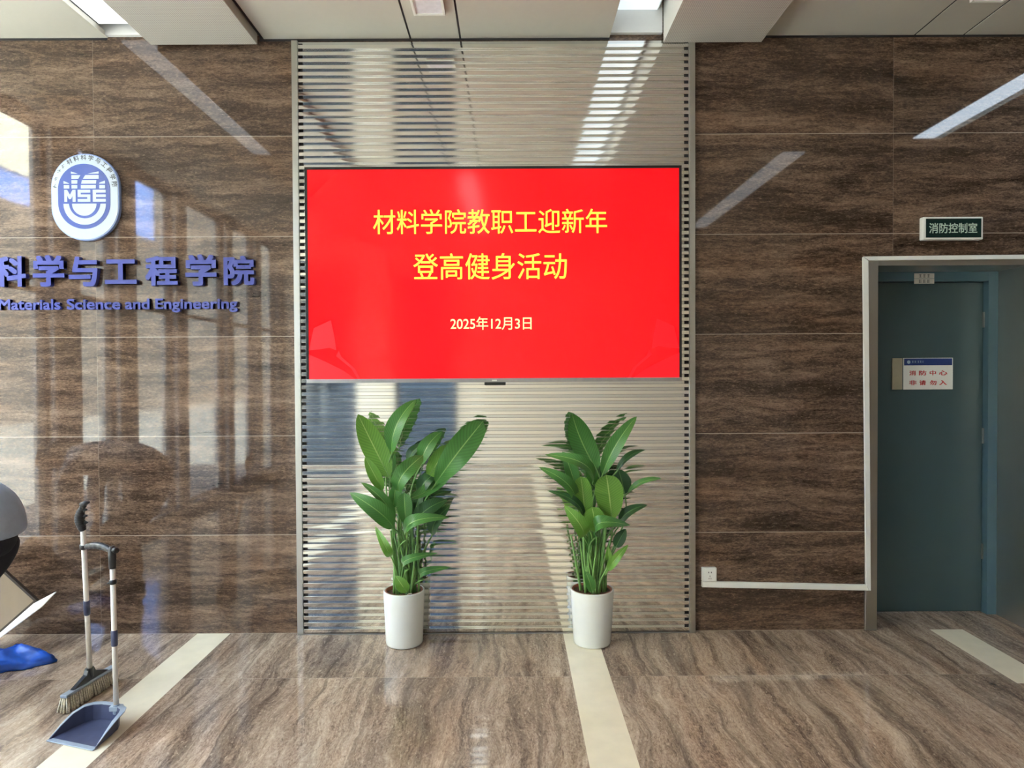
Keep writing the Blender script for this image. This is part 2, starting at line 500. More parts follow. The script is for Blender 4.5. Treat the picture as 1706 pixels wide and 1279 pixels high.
structure(b.build('floor', [M['floor'], M['cream']]))

# ceiling boards with joints filled by dark strips, a pale upper deck over the light slots
b = MB()
def board(x0, x1, y0=YB, y1=-0.004, z=ZC): b.box(x0, x1, y0, y1, z, z + 0.03)
board(XL, -2.305, z=ZC + 0.012)
board(-1.372, -0.502); board(-0.490, -0.204); board(-0.192, 0.694)
board(1.602, 2.518, z=ZC + 0.008); board(2.530, 2.812, z=ZC + 0.008); board(2.824, 3.58, z=ZC + 0.008); board(3.83, XR, z=ZC + 0.008)
structure(b.build('ceiling', M['ceiling']))
b = MB()
b.box(XL - 0.1, XR + 0.1, YB, 0, 3.80, 3.86)
structure(b.build('ceiling_deck', M['white_paint']))
for k, (xc, x0, x1) in enumerate(((-2.40, -2.345, -2.034), (0.60, 0.655, 1.006))):   # cheek and end cap of each light slot
    b = MB(); b.box(xc, x0, YB, -0.002, 3.622, 3.799); b.box(x0, x1, -0.03, -0.002, 3.592, 3.799)
    structure(b.build('trim_%d' % (k + 3), M['white_paint']))
b = MB()
for x in (-0.496, -0.198, 2.524, 2.818, -1.384, 1.598):
    z0 = ZC + (0.011 if x > 1.7 else 0.003)
    b.box(x - 0.0058, x + 0.0058, YB, -0.005, z0, ZC + 0.05)
b.box(XL, -2.31, -0.0035, -0.0005, ZC + 0.0, ZC + 0.03)  # wall-top strips: a shadow line painted in where ceiling meets wall
b.box(-1.398, 0.694, -0.0035, -0.0005, ZC - 0.012, ZC + 0.03)
b.box(1.593, XR, -0.0035, -0.0005, ZC - 0.004, ZC + 0.03)
structure(b.build('trim_1', M['dark_gap']))

# lowered perforated boxes
for k, (x0, x1) in enumerate(((-2.03, -1.398), (1.010, 1.593))):
    b = MB(); b.box(x0, x1, YB, -0.036, 3.528, 3.79)
    o = b.build('perforated_bulkhead', M['perf'], bevel=0.003)
    tag(o, ('long perforated ceiling box dropping down left of the slatted steel panel',
            'long perforated ceiling box dropping down over the right edge of the slatted steel panel')[k], 'ceiling box', 'perforated ceiling boxes')

# light slots and ceiling lamps
def slot_light(x0, x1, y0, y1, z, label, mat, group='long ceiling lights'):
    o = thing('slot_light', label, 'ceiling light', ((x0 + x1) / 2, (y0 + y1) / 2, z), group)
    m = MB(); m.box(x0, x1, y0, y1, z + 0.012, z + 0.024); m.build('housing', M['white_plastic'], o)
    m = MB(); m.box(x0 + 0.012, x1 - 0.012, y0 + 0.012, y1 - 0.012, z, z + 0.012); m.build('diffuser', mat, o)
slot_light(-2.302, -2.040, -2.25, -0.10, 3.615, 'long lamp inside the ceiling slot left of the left perforated box', M['lamp_soft'])
slot_light(0.70, 0.985, -3.2, -0.03, 3.72, 'bluish long lamp inside the ceiling slot above the right part of the steel panel', M['lamp_dim'])
slot_light(3.60, 3.81, -1.85, -0.05, 3.60, 'long bright ceiling lamp seen mirrored in the stone at the far right', M['lamp_blue'])
slot_light(-0.44, -0.25, -5.4, -2.9, ZC - 0.026, 'long ceiling lamp mirrored in the top of the red screen', M['lamp'])
slot_light(2.56, 2.78, -5.2, -2.05, ZC - 0.026, 'long ceiling lamp mirrored as a grey slanting streak in the stone right of the screen', M['lamp_soft'])
for x, y, lab in ((-0.345, -0.385, 'small square ceiling lamp in the narrow strip above the left half of the screen'),
                  (2.668, -0.49, 'small square ceiling lamp at the top right corner above the door')):
    o = thing('square_downlight', lab, 'ceiling light', (x, y, ZC - 0.01), 'square ceiling lamps')
    h = 0.088; m = MB(); z0 = ZC - 0.014
    for q in ((-h, h, -h, -h + 0.014), (-h, h, h - 0.014, h), (-h, -h + 0.014, -h + 0.014, h - 0.014), (h - 0.014, h, -h + 0.014, h - 0.014)):
        m.box(x + q[0], x + q[1], y + q[2], y + q[3], z0 - 0.006, z0 + 0.012)
    m.build('frame', M['white_plastic'], o)
    m = MB(); m.box(x - h + 0.014, x + h - 0.014, y - h + 0.014, y + h - 0.014, z0 + 0.000, z0 + 0.012); m.build('diffuser', M['lamp_off'], o)

# right wall, far wall behind the viewer with two windows, left side glazing
b = MB(); b.box(XR, XR + 0.2, YB, 0, 0, 3.86)
structure(b.build('wall_right', M['tile']))
wins_f = [(-3.3, -2.35, 0.05, 3.3), (-1.75, -0.75, 0.05, 3.3)]
b = MB()
xs = [XL - 0.4, -3.3, -2.35, -1.75, -0.75, XR + 0.2]
for x0, x1 in ((xs[0], xs[1]), (xs[2], xs[3]), (xs[4], xs[5])): b.box(x0, x1, YB - 0.25, YB, 0, 3.86)
for x0, x1, z0, z1 in wins_f:
    b.box(x0, x1, YB - 0.25, YB, z1, 3.86); b.box(x0, x1, YB - 0.25, YB, 0, z0)
structure(b.build('wall_front', M['beige_paint']))
SILL = 0.1
wins_l = [(-1.32, -0.03), (-2.22, -1.66), (-3.30, -2.52), (-4.6, -3.55), (-5.6, -4.8), (-6.5, -5.8)]
b = MB()
prev = 0.0
for y0, y1 in wins_l:
    b.box(XL - 0.18, XL, y1, prev, 0, 3.86); prev = y0
b.box(XL - 0.18, XL, YB, prev, 0, 3.86)
for y0, y1 in wins_l:
    b.box(XL - 0.18, XL, y0, y1, 3.56, 3.86)
    b.box(XL - 0.18, XL, y0, y1, 0.0, SILL)
structure(b.build('wall_left', M['white_paint']))
def window(n, a0, a1, z0, z1, c, axis):
    def bx(m, p0, p1, q0, q1, t):
        if axis == 'x': m.box(c - t, c + t, p0, p1, q0, q1)
        else: m.box(p0, p1, c - t, c + t, q0, q1)
    m = MB(); w = 0.04
    bx(m, a0, a1, z0, z0 + w, 0.03); bx(m, a0, a1, z1 - w, z1, 0.03)
    bx(m, a0, a0 + w, z0 + w, z1 - w, 0.03); bx(m, a1 - w, a1, z0 + w, z1 - w, 0.03)
    zm = z0 + 0.62 * (z1 - z0); bx(m, a0 + w, a1 - w, zm - 0.02, zm + 0.02, 0.03)
    f = structure(m.build('window_%d' % n, M['mullion']))
    m = MB(); bx(m, a0 + w, a1 - w, z0 + w, z1 - w, 0.003)
    m.build('pane', M['glass'] if axis == 'x' else M['tinted_glass'], f)
for k, (y0, y1) in enumerate(wins_l): window(k + 1, y0, y1, SILL, 3.56, XL - 0.09, 'x')
for k, (x0, x1, z0, z1) in enumerate(wins_f): window(k + 7, x0, x1, z0, z1, YB - 0.12, 'y')

# outdoors
b = MB(); b.box(-60, XL - 0.4, -60, 20, -0.12, -0.02); b.box(XL - 0.4, 40, -60, YB - 0.25, -0.12, -0.02)
structure(b.build('ground', M['ground']))
b = MB(); b.box(-22, -16, -20.5, 6, 8.2, 12.5); structure(b.build('wall_exterior', M['facade']))
b = MB(); b.box(-22, -16.05, -20.5, 6, 7.2, 8.2); b.box(-22, -16.05, -26.5, -20.5, 7.6, 13.0); structure(b.build('wall_exterior_band', M['facade_blue']))  # second block is added out of view, for a blue reflection in the stone
b = MB(); b.box(-22, -16.0, -20.5, 6, -0.05, 7.2); b.box(-22, -16.0, -26.5, -20.5, -0.05, 7.6); b.box(-22, -16.1, -60, -26.5, -0.05, 14.0); structure(b.build('wall_exterior_base', M['facade_grey']))  # last, far block is added out of view to weaken the window reflections

# ------------------------------------------------------------------ slatted steel panel
PX0, PX1, PZ1 = -1.2, 1.2, 3.553
pan = thing('slatted_metal_panel', 'tall polished steel wall panel of horizontal slats behind the red screen', 'wall panel', (0, -0.015, 0))
b = MB(); b.box(PX0 + 0.01, PX1 - 0.01, -0.010, -0.001, 0.002, PZ1); b.build('backing_sheet', M['steel_back'], pan)
b = MB()
for x0, x1 in ((PX0 + 0.036, PX0 + 0.060), (PX1 - 0.060, PX1 - 0.036)):
    q = MB(); q.box(x0, x1, -0.0135, -0.0100, 0.01, PZ1 - 0.01); q.build('dark_end_strip', M['dark_gap'], pan)  # dark upright strips behind the slat ends, visible through the gaps
rnd = random.Random(2); pitch = 0.0397; n = int(PZ1 / pitch)
for k in range(n):
    z = 0.012 + k * pitch
    tl = rnd.gauss(0, 0.013)                                             # the slats are not perfectly true
    m = Matrix.Translation((0, -0.020, z + 0.01125)) @ Matrix.Rotation(tl, 4, 'X')
    b.box(PX0 + 0.036, PX1 - 0.036, -0.0098, 0.0098, -0.01125, 0.01125, m)
b.build('slats', M['steel'], pan, bevel=0.002)
for x0, x1 in ((PX0, PX0 + 0.036), (PX1 - 0.036, PX1)):
    b = MB(); b.box(x0, x1, -0.034, -0.0005, 0.001, PZ1); b.build('edge_strip', M['steel_frame'], pan, bevel=0.0015)
b = MB(); b.box(PX0 + 0.036, PX1 - 0.036, -0.0335, -0.031, 0.001, 0.009); b.build('base_strip', M['silver'], pan)

# ------------------------------------------------------------------ television
tv = thing('wall_television', 'large wall mounted screen showing yellow Chinese lettering on bright red', 'television', (0, -0.05, 1.526))
TX0, TX1, TZ0, TZ1, TY = -1.108, 1.101, 1.527, 2.783, -0.100
b = MB(); b.box(TX0 + 0.015, TX1 - 0.015, TY + 0.012, -0.0305, TZ0 + 0.01, TZ1 - 0.01); b.build('rear_case', M['bezel'], tv)
b = MB(); w = 0.015
b.box(TX0, TX1, TY - 0.003, TY + 0.014, TZ1 - w, TZ1); b.box(TX0, TX0 + w, TY - 0.003, TY + 0.014, TZ0 + w, TZ1 - w); b.box(TX1 - w, TX1, TY - 0.003, TY + 0.014, TZ0 + w, TZ1 - w)
b.build('bezel', M['bezel'], tv)
b = MB(); b.box(TX0, TX1, TY - 0.004, TY + 0.014, TZ0 - 0.008, TZ0 + w); b.build('bottom_trim', M['silver'], tv)
b = MB(); b.box(TX0 + w, TX1 - w, TY, TY + 0.012, TZ0 + w, TZ1 - w); scr = b.build('screen', M['screen'], tv)
b = MB(); b.box(-0.062, 0.062, TY - 0.002, TY + 0.02, TZ0 - 0.026, TZ0 - 0.008); b.build('sensor_bar', M['bezel'], tv, bevel=0.003)
b = MB(); b.box(-0.017, 0.012, TY - 0.0052, TY - 0.0038, TZ0 - 0.002, TZ0 + 0.006); b.build('logo', M['white_plastic'], tv)
# ribbons in the two lower corners of the picture
def ribbon(side):
    b = MB()
    s = 1 if side < 0 else -1
    ex = TX0 + w if side < 0 else TX1 - w
    z = TZ0 + w
    shapes = [[(0, 0.17), (0.03, 0.30), (0.13, 0.345), (0.15, 0.25), (0.16, 0.17), (0.12, 0.185), (0.06, 0.175)],
              [(0, 0.0), (0, 0.145), (0.10, 0.10), (0.20, 0.05), (0.27, 0.0)],
              [(0.175, 0.165), (0.19, 0.13), (0.27, 0.06), (0.30, 0.0), (0.285, 0.0), (0.25, 0.06), (0.16, 0.135)]]
    for sh in shapes:
        pts = [(ex + s * px, z + pz) for px, pz in sh]
        if s < 0: pts = pts[::-1]
        b.prism(pts, TY - 0.0006, TY + 0.0002)
    b.build('screen_ribbon', M['screen_ribbon'], scr)
ribbon(-1); ribbon(1)
def px_tv(x): return TX0 + (x - 507.5) / (1136 - 507.5) * (TX1 - TX0)
def pz_tv(y): return TZ1 - (y - 277) / (635 - 277) * (TZ1 - TZ0)
wall_text('screen_title', '材料学院教职工迎新年', px_tv(621), px_tv(1011.5), pz_tv(389), pz_tv(348), TY - 0.0011, 0.0012, M['screen_yellow'], scr, 0.002)
wall_text('screen_subtitle', '登高健身活动', px_tv(687.5), px_tv(944), pz_tv(465.5), pz_tv(421.5), TY - 0.0011, 0.0012, M['screen_yellow'], scr, 0.002)
wall_text('screen_date', '2025年12月3日', px_tv(749), px_tv(884.5), pz_tv(549.5), pz_tv(527.5), TY - 0.0011, 0.0012, M['screen_cream'], scr, 0.004)

# ------------------------------------------------------------------ raised lettering on the left wall
CH = '科学与工程学院'
ch_lab = ['big blue raised character at the left picture edge, above Materials', 'big blue raised character, second in the row, under the oval badge left half',
          'big blue raised character with one long crossbar, third in the row below the badge', 'big blue I-shaped raised character, fourth in the row, right of the badge',
          'big blue raised character, fifth in the row, above the word and', 'big blue raised character, last but one in the row, above Engineering',
          'big blue raised character at the right end of the row, nearest the steel panel']
ch_x = [(-14, 185), (228, 425), (452, 632), (677, 876), (930, 1132), (1180, 1376), (1420, 1612)]
ch_z = [(698, 890), (693, 890), (703, 890), (722, 876), (703, 888), (693, 890), (703, 888)]
def sx(v): return -2.975 + v / 1612.0 * (2.975 - 1.435)
def sz(v): return 2.290 - (v - 693) / (890 - 693) * 0.187
for c, lab, (a0, a1), (z1, z0) in zip(CH, ch_lab, ch_x, ch_z):
    o = wall_text('wall_letter', c, sx(a0), sx(a1), sz(z0), sz(z1), -0.032, 0.031, M['blue_letter'], None, 0.030)
    tag(recenter(o), lab, 'letter', 'large blue characters on the stone wall')
words = [('Materials', 3, 390), ('Science', 430, 765), ('and', 795, 948), ('Engineering', 985, 1500)]
ordn = ['first', 'second', 'third', 'fourth', 'fifth', 'sixth', 'seventh', 'eighth', 'ninth', 'tenth', 'eleventh']
ztop, zbase = sz(968) , sz(1034)
for wd, a0, a1 in words:
    full = text_raw(wd, 0.0, 0.022); fa, fb, fc, fd = bounds(full)
    capme = text_raw('E', 0.0, 0.022); cz0, cz1 = bounds(capme)[2:]
    for k, c in enumerate(wd):
        ra, rb, rc, rd = bounds(text_raw(wd[:k + 1], 0.0, 0.022))
        la, lb, lc, ld = bounds(text_raw(c, 0.0, 0.022))
        def X(v): return sx(a0 + (v - fa) / (fb - fa) * (a1 - a0))
        def Z(v): return zbase + (v - cz0) / (cz1 - cz0) * (ztop - zbase)
        o = wall_text('wall_letter', c, X(rb - (lb - la)), X(rb), Z(lc), Z(ld), -0.022, 0.021, M['blue_letter'], None, 0.022)
        if wd == 'and':
            lab = 'small blue raised letter %s, %s letter of the short word between Science and Engineering' % (c, ordn[k])
        else:
            lab = 'small blue raised letter %s, %s letter of the word %s on the wall' % (c, ordn[k], wd)
        tag(recenter(o), lab, 'letter', 'small blue letters on the stone wall')

# ------------------------------------------------------------------ oval badge
bd = thing('wall_badge', 'blue and white oval MSE badge on the left stone wall', 'badge', (-2.44, -0.015, 2.376))
def ex(v): return -2.644 + (v - 80) / 905.0 * 0.407
def ez(v): return 2.893 - (v - 62) / 1163.0 * 0.517
def stadium(x0, x1, t, bt, n=28):
    r = (x1 - x0) / 2; cx = (x0 + x1) / 2
    p = [(cx + r * math.cos(PI * k / n), t + r - r * math.sin(PI * k / n)) for k in range(n + 1)]
    p += [(cx - r * math.cos(PI * k / n), bt - r + r * math.sin(PI * k / n)) for k in range(n + 1)]
    return [(ex(a), ez(c)) for a, c in p][::-1]
def halfdisc(cx, cy, r, n=28, up=0):
    p = [(cx + r, cy - up)] + [(cx + r * math.cos(PI * k / n), cy + r * math.sin(PI * k / n)) for k in range(n + 1)] + [(cx - r, cy - up)]
    return [(ex(a), ez(c)) for a, c in p]
b = MB(); b.prism(stadium(80, 985, 62, 1225), -0.026, -0.001); b.build('plaque_body', M['badge_side'], bd, bevel=0.004)
b = MB(); b.prism(stadium(96, 969, 78, 1209), -0.0285, -0.0255); b.build('plaque_face', M['badge_white'], bd)
b = MB(); b.prism(stadium(178, 868, 200, 1070), -0.0300, -0.028); fld = b.build('blue_field', M['badge_blue'], bd)
b = MB(); b.prism(halfdisc(531, 734, 281), -0.0312, -0.0295); b.build('white_bowl', M['badge_white'], bd)
b = MB(); b.prism(halfdisc(531, 722, 207), -0.0322, -0.0308); b.build('blue_bowl', M['badge_blue'], bd)
b = MB(); b.prism(halfdisc(528, 734, 162), -0.0332, -0.0318); b.build('white_disc', M['badge_white'], bd)
b = MB()
polys = [[(355, 303), (445, 333), (355, 333)], [(575, 333), (722, 303), (722, 333)],
         [(360, 352), (480, 352), (452, 402), (360, 402)], [(545, 352), (722, 352), (722, 402), (512, 402)],
         [(255, 428), (330, 462), (330, 467), (255, 467)], [(360, 420), (440, 420), (436, 467), (360, 467)], [(500, 420), (690, 420), (684, 467), (488, 467)], [(728, 455), (805, 425), (805, 467), (728, 467)],
         [(258, 484), (330, 484), (330, 530), (258, 530)], [(360, 484), (436, 484), (436, 530), (360, 530)], [(484, 484), (682, 484), (680, 530), (484, 530)], [(728, 484), (805, 484), (805, 530), (728, 530)]]
for p in polys: b.prism([(ex(x), ez(z)) for x, z in p][::-1], -0.0312, -0.0295)
b.build('building_emblem', M['badge_white'], bd)
b = MB()
def bars(*rs):
    for x0, x1, z0, z1 in rs: b.box(ex(x0), ex(x1), -0.0312, -0.0295, ez(z1), ez(z0))
bars((262, 300, 548, 708), (372, 412, 548, 708))
b.prism([(ex(x), ez(z)) for x, z in ((262, 548), (302, 548), (337, 615), (372, 548), (412, 548), (350, 672), (324, 672))][::-1], -0.0311, -0.0295)
bars((440, 607, 548, 586), (440, 480, 586, 612), (440, 607, 610, 646), (567, 607, 646, 672), (440, 607, 670, 708))
bars((640, 682, 548, 708), (682, 812, 548, 586), (682, 812, 610, 646), (682, 812, 670, 708))
b.build('badge_lettering', M['badge_white'], bd)
b = MB()
for k, c in enumerate('材料科学与工程学院'):
    th = math.radians(120 - k * 14.3)
    me = text_raw(c, 0.0, 0.018); a0, a1, c0, c1 = bounds(me)
    cx, cz = ex(531 + 398 * math.cos(th)), ez(512 - 398 * math.sin(th))
    rot = th - PI / 2; sc = 0.034
    vs = []
    for v in me.vertices:
        x = (v.co.x - (a0 + a1) / 2) * sc; z = (v.co.y - (c0 + c1) / 2) * sc
        vs.append(b.bm.verts.new((cx + x * math.cos(rot) - z * math.sin(rot), -0.0290, cz + x * math.sin(rot) + z * math.cos(rot))))
    for p in me.polygons:
        try: b.bm.faces.new([vs[i] for i in p.vertices])
        except ValueError: pass
b.build('ring_lettering', M['dark_ink'], bd, normals=False)
rnd = random.Random(4)
for th in (135, 148, 163, 178):                                         # worn, unreadable marks
    b = MB()
    t = math.radians(th); cx, cz = ex(531 + 396 * math.cos(t)), ez(512 - 396 * math.sin(t))
    for q in range(4):
        m = Matrix.Translation((cx + rnd.uniform(-.006, .006), 0, cz + rnd.uniform(-.008, .008))) @ Matrix.Rotation(-(t - PI / 2) + rnd.choice((0, PI / 2, 0.5)), 4, 'Y')
        b.box(-0.008, 0.008, -0.0290, -0.0284, -0.0011, 0.0011, m)
    b.build('worn_mark', M['dark_ink'], bd)

# ------------------------------------------------------------------ door in its recess
YD = 0.285
b = MB()                                                               # steel casing: front face and reveals
for x0, x1, z0, z1 in ((DX0, 2.306, 0, DZ), (3.212, DX1, 0, DZ), (2.306, 3.212, 2.204, DZ)):
    b.box(x0, x1, -0.012, 0.335, z0 + 0.001, z1 - 0.001)
structure(b.build('trim_2', M['steel_frame'], bevel=0.002))
b = MB(); b.box(2.306, 3.212, YD + 0.05, 0.338, 0.001, 2.204)
b.box(2.306, 2.37, YD - 0.045, YD + 0.05, 0.002, 2.204); b.box(3.150, 3.212, YD - 0.045, YD + 0.05, 0.002, 2.204); b.box(2.37, 3.150, YD - 0.045, YD + 0.05, 2.145, 2.204)
d1 = structure(b.build('door_1', M['door_frame'], bevel=0.002))
b = MB(); b.box(2.372, 3.148, YD, YD + 0.045, 0.008, 2.143); b.build('leaf', M['door'], d1, bevel=0.002)
b = MB()
for z in (0.35, 1.1, 1.85): b.box(3.143, 3.155, YD - 0.012, YD + 0.0, z, z + 0.1)
b.build('hinge', M['steel_frame'], d1)

o = thing('door_notice', 'white notice with a blue header and red characters on the blue door', 'sign', (2.789, YD - 0.004, 1.455))
NX0, NX1, NZ0, NZ1, NY = 2.629, 2.949, 1.452, 1.656, YD - 0.007
b = MB(); b.box(NX0, NX1, NY, YD - 0.0005, NZ0, NZ1); b.build('board', M['white_plastic'], o, bevel=0.001)
b = MB(); b.box(NX0 + 0.004, NX1 - 0.006, NY - 0.0012, NY + 0.0005, NZ1 - 0.048, NZ1 - 0.004); hd = b.build('header_band', M['blue_band'], o)
def nx(v): return NX0 + (v - 435) / (1492 - 435) * (NX1 - NX0)
def nz(v): return NZ1 - (v - 200) / (885 - 200) * (NZ1 - NZ0)
for ci, v in zip('消防中心', ((560, 700), (765, 925), (995, 1130), (1195, 1370))):
    wall_text('red_character', ci, nx(v[0]), nx(v[1]), nz(580), nz(475), NY - 0.001, 0.0014, M['red_ink'], o, 0.02)
for ci, v in zip('非请勿入', ((560, 715), (775, 915), (1000, 1140), (1200, 1360))):
    wall_text('red_character', ci, nx(v[0]), nx(v[1]), nz(790), nz(685), NY - 0.001, 0.0014, M['red_ink'], o, 0.02)
b = MB(); b.prism([(nx(545) + 0.011 * math.cos(2 * PI * k / 20), nz(290) + 0.011 * math.sin(2 * PI * k / 20)) for k in range(20)], NY - 0.0018, NY - 0.001)
b.build('round_logo', M['pale_ink'], hd)
b = MB()
for x0, x1 in ((615, 650), (665, 705), (735, 765), (780, 820), (840, 855)):
    b.box(nx(x0), nx(x1), NY - 0.0017, NY - 0.001, nz(302), nz(298)); b.box(nx(x0), nx(x1), NY - 0.0017, NY - 0.001, nz(272), nz(268)); b.box(nx((x0 + x1) / 2) - 0.0012, nx((x0 + x1) / 2) + 0.0012, NY - 0.0017, NY - 0.001, nz(305), nz(262))
b.build('header_marks', M['pale_ink'], hd)

b = MB(); b.box(2.555, 2.620, YD - 0.012, YD - 0.0005, 1.452, 1.655)
tag(recenter(b.build('door_plate', M['beige_plate'], bevel=0.003)), 'plain beige upright plate left of the notice on the blue door', 'plate')
o = thing('paper_label', 'small two-line paper label on the frame above the blue door', 'label', (2.736, YD - 0.047, 2.128))
FY = YD - 0.045
b = MB(); b.box(2.672, 2.800, FY - 0.0022, FY - 0.0004, 2.128, 2.160); b.box(2.672, 2.800, FY - 0.0022, FY - 0.0004, 2.162, 2.194); b.build('paper', M['paper'], o)
for r, z in enumerate((2.170, 2.136)):
    b = MB()
    for k in range(3):
        x = 2.702 + k * 0.026
        for q in range(3): b.box(x, x + 0.017, FY - 0.0030, FY - 0.0020, z + q * 0.007, z + q * 0.007 + 0.002)
        b.box(x + 0.007 - r * 0.003, x + 0.0095 - r * 0.003, FY - 0.0030, FY - 0.0020, z - 0.002, z + 0.018)
    b.build('printed_marks', M['dark_ink'], o)

# sign box over the door
o = thing('room_sign', 'dark green room sign with pale characters in a white case above the door', 'sign', (2.737, -0.02, 2.35))
b = MB(); b.box(2.557, 2.916, -0.040, -0.0005, 2.354, 2.490); b.build('case', M['white_plastic'], o, bevel=0.006)
b = MB(); b.box(2.573, 2.904, -0.0412, -0.0385, 2.366, 2.479); f = b.build('panel', M['sign_green'], o)
wall_text('sign_lettering', '消防控制室', 2.592, 2.879, 2.392, 2.453, -0.0420, 0.0014, M['sign_text'], o, 0.012)

# cable trunking and socket
def trunk(p, q, w, label, cuts=(0, 0)):
    p, q = Vector(p), Vector(q); d = (q - p).normalized(); nrm = Vector((-d.z, 0, d.x))
    b = MB()
    L = [(p + nrm * w / 2 + d * cuts[0] * w), (q + nrm * w / 2 + d * cuts[1] * w), (q - nrm * w / 2 - d * cuts[1] * w * 0), (p - nrm * w / 2)]
    b.prism([(v.x, v.z) for v in L], -0.022, -0.0132 if p.x > 2.1 else -0.0006)
    return b
b = trunk((1.243, 0, 0.289), (2.252, 0, 0.2625), 0.034, '')
tag(recenter(b.build('cable_trunking', M['white_plastic'], bevel=0.003)), 'white cable trunking running level from the socket towards the door casing', 'cable trunking', 'white cable trunking')
b = MB(); b.prism([(2.232, 0.285), (2.252, 0.247), (2.262, 0.247), (2.240, 2.232), (2.206, 2.256)], -0.026, -0.0125)
tag(recenter(b.build('cable_trunking', M['white_plastic'], bevel=0.002)), 'white cable trunking climbing upright along the left of the door casing', 'cable trunking', 'white cable trunking')
b = MB(); b.prism([(2.209, 2.259), (2.242, 2.235), (3.30, 2.240), (3.30, 2.266)], -0.026, -0.0125)
tag(recenter(b.build('cable_trunking', M['white_plastic'], bevel=0.002)), 'white cable trunking lying along the top of the door casing', 'cable trunking', 'white cable trunking')
o = thing('power_socket', 'white wall socket at the left end of the level trunking', 'socket', (1.286, -0.015, 0.307))
b = MB(); b.box(1.243, 1.329, -0.030, -0.0005, 0.3085, 0.392); b.build('back_box', M['white_plastic'], o, bevel=0.003)
b = MB(); b.box(1.247, 1.325, -0.0345, -0.0300, 0.3125, 0.388); b.build('face_plate', M['white_plastic'], o, bevel=0.002)
b = MB()
for x, z, w, h in ((1.279, 0.366, .005, .008), (1.295, 0.366, .005, .008), (1.287, 0.343, .003, .009), (1.281, 0.329, .003, .008), (1.293, 0.329, .003, .008)):
    b.box(x - w / 2, x + w / 2, -0.0350, -0.0340, z - h / 2, z + h / 2)
b.build('pin_holes', M['hole'], o)

# ------------------------------------------------------------------ potted plants
# blade base x,y,z, blade tip x,y,z, width (mm, from the pot centre); twist, fold (degrees); tone; bend (m)
LEAVES_LEFT = [
    (-76, -20, 973, -244, -60, 1341, 144, 10, 12, 0.75, -0.05),
    (-66, 20, 1110, 64, 40, 1426, 118, -15, 25, 0.3, 0.08),
    (192, -40, 936, 467, -100, 1298, 164, 5, 10, 0.6, 0.1),
    (-110, -50, 900, -195, -100, 1094, 73, 10, 15, 0.8, 0),
    (-37, -70, 735, -204, -130, 966, 66, 30, 30, 0.6, 0.05),
    (-46, -80, 695, -254, -200, 915, 109, 15, 15, 0.55, 0.1),
    (103, 20, 1041, 216, 50, 1240, 100, -15, 20, 0.35, 0.05),
    (33, 60, 1018, 135, 90, 1180, 72, -35, 25, 0.1, 0.05),
    (-6, -60, 880, 116, -100, 1106, 115, -10, 20, 0.5, 0.12),
    (47, -90, 858, 289, -150, 1129, 103, -25, 30, 0.55, -0.12),
    (-44, -90, 809, -22, -130, 950, 69, 10, 25, 0.6, 0),
    (32, -110, 716, 27, -160, 895, 96, 0, 15, 0.4, 0),
    (64, -20, 695, 246, -40, 851, 106, -20, 18, 0.15, 0.05),
    (31, -110, 629, 269, -200, 784, 82, -30, 22, 0.45, 0.12),
    (-32, -10, 921, -33, -20, 1012, 42, 20, 30, 0.5, 0),
    (145, 30, 964, 291, 50, 1169, 108, 0, 12, 0.7, 0.05),
    (92, 40, 858, 206, 60, 1009, 93, -20, 20, 0.1, 0.05),
    (61, 0, 741, 101, -20, 901, 78, -10, 20, 0.2, 0),
    (-78, 50, 976, -64, 80, 1103, 51, 0, 20, 0.45, 0),
    (-59, -100, 537, -130, -150, 708, 54, 10, 20, 0.7, 0.1),
    (43, -110, 466, 200, -200, 581, 53, -20, 25, 0.6, 0.12),
    (124, -60, 393, 268, -150, 488, 50, -20, 25, 0.5, 0.1),
    (39, -140, 342, -13, -170, 435, 71, 10, 10, 0.85, 0.0),
    (167, 0, 631, 259, -30, 807, 88, -20, 20, 0.25, 0.05),
]
